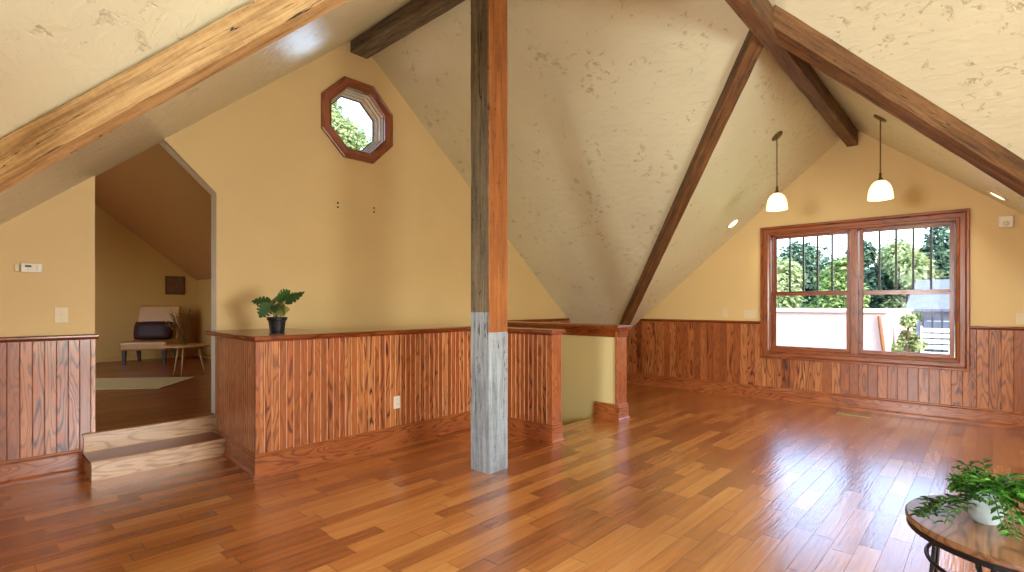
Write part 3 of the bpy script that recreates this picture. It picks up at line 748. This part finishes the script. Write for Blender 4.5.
PC = at(1.845, 2.015, TZ)
tp = empty('potted_plant', PC, 0, 'leafy trailing green plant in a white pot on the round table', 'plant')
MB().lathe([(.0001, 0), (.032, 0), (.038, .004), (.052, .026), (.061, .055), (.064, .085), (.06, .115), (.055, .128), (.05, .128), (.055, .11), (.057, .085), (.0001, .1)], n=32).build('pot', M['pot_white'], tp, smooth=True)
MB().lathe([(.0001, .114), (.03, .116), (.053, .11)], n=20).build('soil', M['soil'], tp)
rng = random.Random(21)
fol = MB(); stems = MB()
def sprig(start, dirs, L, nleaf, b, sb, size):
    p = Vector(start); d = Vector(dirs).normalized(); pts = [p.copy()]
    for i in range(7):
        p = p+d*(L/7); d = (d+Vector((rng.uniform(-.2, .2), rng.uniform(-.2, .2), rng.uniform(-.32, .05)))).normalized()
        if p.z < .012 and p.xy.length > .05 : p.z = .012+rng.uniform(0, .01); d.z = abs(d.z)*.2
        pts.append(p.copy())
    sb.tube(pts, .0022, 5, False)
    for k in range(nleaf):
        t = (k+.6)/nleaf*(len(pts)-1.01); i = int(t); q = pts[i].lerp(pts[i+1], t-i)
        dd = (pts[i+1]-pts[i]).normalized(); side = dd.cross(Vector((0, 0, 1)))
        if side.length < .1: side = Vector((1, 0, 0))
        ld = side.normalized()*(1 if k % 2 else -1)+dd*.6+Vector((rng.uniform(-.4, .4), rng.uniform(-.4, .4), rng.uniform(-.1, .6)))
        s_ = size*rng.uniform(.7, 1.25)
        b.leaf(q, ld, Vector((rng.uniform(-.3, .3), rng.uniform(-.3, .3), 1)), s_, s_*.62)
for k in range(95):
    a = rng.uniform(0, 2*math.pi); e_ = rng.uniform(.15, 1.6); rr_ = rng.uniform(.005, .045)
    out = (camR.x*math.cos(a)+camF.x*math.sin(a), camR.y*math.cos(a)+camF.y*math.sin(a))
    sprig((rr_*out[0], rr_*out[1], .118), (out[0], out[1], e_), rng.uniform(.05, .1)*(1.5 if math.cos(a) > .2 else .9), 8, fol, stems, .036)
for k in range(22):   # over the near and right side of the rim
    dv = camR*rng.uniform(.2, 1)-camF*rng.uniform(-.2, .9)
    sprig(dv.normalized()*.05+Vector((0, 0, .12)), dv+Vector((0, 0, .1)), rng.uniform(.1, .2), 12, fol, stems, .036)
for dr in ((-.35, -1), (.1, -1), (.45, -1), (-.1, -.9), (.8, -.8)):
    dv = camR*dr[0]+camF*dr[1]
    sprig(dv.normalized()*.055+Vector((0, 0, .122)), dv+Vector((0, 0, -.9)), rng.uniform(.11, .17), 11, fol, stems, .033)
vin = MB(); vst = MB()
for k in range(9):
    dv = -camR*rng.uniform(.8, 1.2)+camF*rng.uniform(-.35, .3)
    st0 = dv.normalized()*rng.uniform(.065, .085)+Vector((0, 0, rng.uniform(.03, .1)))
    sprig(st0, dv+Vector((0, 0, .05)), rng.uniform(.12, .22), 14, vin, vst, .034)
fol.build('foliage', M['leaf_t'], tp, weld=False); stems.build('stem', M['stem'], tp)
v_ = vin.build('trailing_vine', M['leaf_d'], tp, weld=False); v_['label'] = 'darker trailing stems lying on the table'
vst.build('stem', M['stem'], v_)

# ---------------------------------------------------------------- alcove furniture
a_ = math.atan2(1.2, .2492); face = a_+math.pi-R(20)      # facing direction of the chair
ch = empty('slipper_chair', (2.38, 11.0, UZ), face+math.pi/2, 'tan leather armless chair with dark legs in the alcove', 'chair')
W2, D2 = .36, .36
# local: front = -y
MB().box(-W2, W2, -D2, D2*.9, .25, .40).build('seat', M['leather'], ch, bevel=.035, seg=3)
m = MB(); rings = []
for t, yo, th in ((.36, .22, .1), (.6, .27, .11), (.85, .33, .1), (1.02, .37, .08)):
    rings.append([Vector((-W2*.93, yo, t)), Vector((W2*.93, yo, t)), Vector((W2*.93, yo+th, t+.0)), Vector((-W2*.93, yo+th, t))])
m.loft(rings); m.build('backrest', M['leather'], ch, bevel=.03, seg=3)
MB().box(-W2*.92, W2*.92, .295, .305, .66, .666).build('seam', M['legdark'], ch)
for sx in (-1, 1):
    for yy, lean in ((-D2+.06, 0), (D2*.9-.06, .05)):
        x = sx*(W2-.06)
        MB().loft([[Vector((x+dx*.03, yy+dy*.03, .26)) for dx, dy in ((-1, -1), (1, -1), (1, 1), (-1, 1))],
                   [Vector((x+dx*.02, yy+lean+dy*.02, 0)) for dx, dy in ((-1, -1), (1, -1), (1, 1), (-1, 1))]]).build('leg', M['legdark'], ch)
cz = Matrix.Rotation(face+math.pi/2, 4, 'Z')
cp = Vector((2.38, 11.0, UZ))+cz @ Vector((-.03, .13, .405))
cu = MB(); N = 10
for s in (-1, 1):
    for i in range(N):
        for j in range(N):
            def q(i, j):
                u, v = i/N*2-1, j/N*2-1
                b = (1-u**4)*(1-v**4); pin = 1-.07*(u*u*v*v)
                return Vector((u*.31*pin, s*.075*b**.6, .17+v*.17*pin))
            cu.poly([q(i, j), q(i+1, j), q(i+1, j+1), q(i, j+1)])
c_ = cu.build('throw_cushion', M['plum'], smooth=True)
c_.matrix_world = Matrix.Translation(cp) @ cz @ Matrix.Rotation(R(-14), 4, 'X')
tag(c_, 'dark plum rectangular cushion leaning on the tan leather chair', 'cushion')
sd = empty('side_table', (2.33, 8.73, UZ+.002), 0, 'small pale wooden three-legged table beside the tan chair', 'table')
MB().lathe([(.0001, .418), (.285, .418), (.292, .424), (.292, .436), (.286, .442), (.0001, .442)], n=40).build('tabletop', M['birch'], sd)
for k in range(3):
    th = math.atan2(-camF.y, -camF.x)+k*2*math.pi/3+R(16)
    o = Vector((math.cos(th), math.sin(th), 0))
    MB().tube([o*.15+Vector((0, 0, .42)), o*.235], [.016, .010], 10).build('leg', M['birch'], sd, smooth=True)
va = empty('bud_vase', (2.30, 8.76, UZ+.444), 0, 'clear glass vase of dried stems on the small pale table', 'vase')
MB().lathe([(.0001, .003), (.03, .0), (.034, .01), (.034, .09), (.02, .125), (.018, .15), (.021, .155), (.016, .15), (.018, .122), (.03, .09), (.03, .01), (.0001, .008)], n=20).build('glass_body', M['vase_glass'], va, smooth=True)
ds = MB()
for k in range(13):
    dv = -camR*rng.uniform(-.35, 1.0)*.28+camF*rng.uniform(-.15, .15); top = Vector((dv.x, dv.y, rng.uniform(.3, .48)))
    ds.tube([Vector((dv.x*-.03, dv.y*-.03, .02)), Vector((dv.x*.3, dv.y*.3, .2)), top], .0028, 5)
    for j in range(9):
        p = top*(.62+.38*j/8)+Vector((0, 0, .03)); ds.leaf(p, Vector((rng.uniform(-1, 1), rng.uniform(-1, 1), 1.2)), (0, 0, 1), .045, .02)
ds.build('dried_stem', M['dried'], va, weld=False)
Dc, Cc = Vector((1.72, 7.55)), Vector((2.32, 8.33)); e1 = Vector((-.75, .66))
m = MB(); pts = [Dc, Cc, Cc+e1*1.9, Dc+e1*1.9]
m.loft([[Vector((p.x, p.y, z)) for p in pts] for z in (UZ+.001, UZ+.012)]); tag(m.build('area_rug', M['rug'], bevel=.004), 'pale woven rug on the alcove floor in front of the chair', 'rug')
e = empty('wall_picture', (2.94, NYB, 1.715), 0, 'small square brown picture on the alcove back wall', 'picture')
MB().box(-.15, .15, -.02, 0, -.165, .165).build('canvas', M['art'], e, bevel=.003)
m = MB()
m.sweep([(-.15, -.165), (.15, -.165), (.15, .165), (-.15, .165)], [(0, 0), (0, .026), (-.012, .026), (-.012, 0)], lambda a, b, h: (a, -h, b), closed=True, side=1); m.build('frame', M['legdark'], e)

# ---------------------------------------------------------------- outdoors
GZ = -3.4
m = MB(); m.box(XE+.4, 60, -30, 40, GZ-.2, GZ); m.box(-30, XE+.4, NYB+1, 50, GZ-.2, GZ); tag(m.build('lawn', M['lawn']), kind='structure')
def tree(x, y, zc, rx, rz, mat, n, ls, label, seed, blobs=9, cat='tree', name='leafy_tree'):
    r_ = random.Random(seed); e = empty(name, (x, y, GZ), 0, label, cat, 'garden trees')
    h = zc-GZ; b = MB(); tr = MB().tube([(0, 0, 0), (.1, .05, h*.5), (0, 0, h)], [.22, .16, .06], 9)
    cs = []
    for k in range(blobs):
        a, u, q = r_.uniform(0, 6.28), r_.uniform(-1, 1), r_.uniform(.3, .85)
        c = Vector((math.cos(a)*rx*q*math.sqrt(1-u*u), math.sin(a)*rx*q*math.sqrt(1-u*u), h+u*rz*q)); cs.append((c, r_.uniform(.32, .55)*min(rx, rz)))
        tr.tube([(0, 0, h*.55), (c.x*.5, c.y*.5, (h*.6+c.z)/2), tuple(c)], [.07, .05, .015], 6)
    n = int(n*2.6); ls *= .55
    for k in range(n):
        c, rr = cs[k % blobs]
        d = Vector((r_.gauss(0, 1), r_.gauss(0, 1), r_.gauss(0, 1))).normalized()
        p = c+d*rr*r_.uniform(.55, 1.1)
        s_ = ls*r_.uniform(.6, 1.4)
        b.leaf(p, d+Vector((r_.uniform(-1, 1), r_.uniform(-1, 1), r_.uniform(-1, .4))), d+Vector((0, 0, .6)), s_, s_*.7)
    tr.build('trunk', M['bark'], e); b.build('crown', mat, e, weld=False)
    return e
tree(24.0, 6.7, 1.7, 1.5, 2.5, M['leaf_o3'], 3800, .34, 'pale sunlit tree seen through the far left pane', 31)
tree(27.0, 6.4, 2.2, 1.9, 2.6, M['leaf_o2'], 4200, .36, 'dark conifer seen above the pink building in the left sash', 32, 12, name='conifer_tree')
tree(21.5, 4.25, 1.3, 1.1, 1.9, M['leaf_o1'], 3200, .3, 'bright green tree behind the middle of the window', 33)
tree(25.5, 3.5, 1.9, 1.1, 2.5, M['leaf_o2'], 3600, .32, 'bluish green tree filling the first panes of the right sash', 34, 11)
tree(24.6, 2.45, 1.8, 1.15, 2.4, M['leaf_o3'], 3600, .28, 'pale hazy tree in the middle panes of the right sash', 35)
tree(25.5, 1.0, 2.0, 1.2, 2.3, M['leaf_o2'], 3600, .32, 'dark green tree above the grey house at the last pane', 36)
tree(14.0, 1.36, .45, .3, .75, M['leaf_o3'], 1500, .15, 'pale shrub standing between pink building and grey fence', 37, cat='shrub', name='garden_shrub')
tree(6.95, 12.9, 5.85, 1.0, .95, M['leaf_o3'], 2600, .2, 'yellow-green tree seen through the octagonal window', 38)
# neighbour's pale pink building
e = empty('garden_shed', (13.0, 6.0, GZ), 0, 'low pale pink rendered building outside the left sash', 'building')
yA, yB = 1.61-6, 11.0-6
MB().box(0, 5, yA, yB, 0, 1.16-GZ).build('wall', M['pink_roof'], e)
MB().box(-.05, 5.05, yA-.05, yB+.05, 1.16-GZ, 1.22-GZ, 1).build('coping', M['pink_roof'], e, bevel=.01)
MB().tube([(-.06, yA+.1, 1.1-GZ), (-.06, yA+.05, .6-GZ), (-.06, yA-.06, -.2-GZ), (-.06, yA-.06, 0)], .035, 8).build('drainpipe', M['casing'], e)
# grey house and fence to the right
e = empty('grey_house', (18.0, -1.2, GZ), 0, 'grey house with a slate roof behind the fence', 'house')
MB().box(0, 5, -2.6, 2.6, 0, 4.75).build('wall', M['grey_wall'], e)
m = MB(); m.loft([[Vector((-.4, y, 4.62)), Vector((2.5, y, 5.5)), Vector((5.4, y, 4.62)), Vector((5.4, y, 4.55)), Vector((-.4, y, 4.55))] for y in (-2.9, 2.95)]); m.build('roof', M['grey_roof'], e)
for k in range(2):
    wq = MB().box(-.05, .02, .9+k*1.0, 1.5+k*1.0, 3.4, 4.3).build('window', M['white'], e); MB().box(-.07, -.05, .96+k*1.0, 1.44+k*1.0, 3.46, 4.24).build('pane', M['dark'], wq)
e = empty('garden_fence', (15.2, -.3, GZ), 0, 'pale blue-grey board fence with dark uprights outside the right sash', 'fence')
MB().box(0, .04, -2.2, 1.6, .2, 4.35, 2).build('panel', M['fence'], e)
for z in (3.7, 4.05): MB().box(-.05, 0, -2.2, 1.6, z, z+.07).build('rail', M['grey_wall'], e)
for k in range(22):
    y = -2.1+k*.17; MB().box(-.09, -.05, y-.018, y+.018, 3.4, 4.6).build('upright', M['rail_dark'], e)
DZ = -.1
e = empty('garden_chair', (14.35, .9, DZ), R(100), 'white slatted garden chair on the raised deck by the fence', 'chair')
MB().box(-.28, .28, -.25, .27, .36, .40).build('seat', M['white'], e)
for k in range(4): MB().box(-.28, .28, .26+.03*k, .29+.03*k, .5+k*.12, .58+k*.12).build('back_slat', M['white'], e)
for sx in (-.27, .27):
    MB().tube([(sx, -.24, 0), (sx, -.24, .6), (sx, .3, .6)], .022, 6).build('armrest', M['white'], e); MB().tube([(sx, .24, 0), (sx, .4, .98)], .022, 6).build('leg', M['white'], e)
m = MB(); m.box(13.4, 15.1, -3.0, 1.6, GZ, DZ); tag(m.build('raised_deck', M['lawn']), kind='structure')

# ---------------------------------------------------------------- light
def area(name, loc, rot, sx, sy, E, col=(1, 1, 1), spread=180):
    l = bpy.data.lights.new(name, 'AREA'); l.shape = 'RECTANGLE'; l.size = sx; l.size_y = sy; l.energy = E; l.color = col; l.spread = R(spread)
    o = bpy.data.objects.new(name, l); COL.objects.link(o); o.location = loc; o.rotation_euler = rot; return o
area('west_window_daylight', (XW-1.7, 1.5, 1.75), (0, R(-90), 0), 1.5, 1.1, 300, (.95, 1, .97))
area('alcove_fill_light', (-1.35, 8.3, 1.85), (0, R(-90), 0), 1.4, 1.7, 24, (1, .84, .55))  # added warm fill, brightens the alcove from an unseen side
area('south_fill_light', (2.2, YS-.14, 1.3), (R(90), 0, 0), 1.95, 1.35, 215, (.95, 1, .97))  # added soft fill behind the camera, placed to brighten the octagon wall
sun = bpy.data.lights.new('sun', 'SUN'); sun.energy = 1.2; sun.angle = R(2); sun.color = (1, .95, .86)
so = bpy.data.objects.new('sun', sun); COL.objects.link(so); so.rotation_euler = Vector((.42, .62, -.85)).to_track_quat('-Z', 'Y').to_euler()
w = bpy.data.worlds.new('sky'); sc.world = w; w.use_nodes = True; nt = w.node_tree; nt.nodes.clear()
out = nt.nodes.new('ShaderNodeOutputWorld'); bg = nt.nodes.new('ShaderNodeBackground'); sky = nt.nodes.new('ShaderNodeTexSky')
sky.sky_type = 'NISHITA'; sky.sun_disc = False; sky.sun_elevation = R(48); sky.sun_rotation = R(200); sky.air_density = 1.0; sky.dust_density = 2.0
nt.links.new(sky.outputs[0], bg.inputs[0]); bg.inputs[1].default_value = 1.35; nt.links.new(bg.outputs[0], out.inputs[0])

# ---------------------------------------------------------------- camera
cam = bpy.data.cameras.new('camera'); cam.sensor_width = 36; cam.lens = F/1024*36; cam.shift_y = 18/1024; cam.clip_start = .05
co = bpy.data.objects.new('camera', cam); COL.objects.link(co); co.location = (0, 0, H)
co.rotation_euler = Vector((.7325, .6807, 0)).to_track_quat('-Z', 'Y').to_euler()
sc.camera = co
vs = sc.view_settings; vs.view_transform = 'Standard'; vs.look = 'None'; vs.gamma = 1; vs.use_curve_mapping = False; vs.exposure = 0
sc.cycles.use_denoising = True
sc.cycles.max_bounces = 10; sc.cycles.diffuse_bounces = 5; sc.cycles.glossy_bounces = 4; sc.cycles.transparent_max_bounces = 12
sc.cycles.sample_clamp_indirect = 6
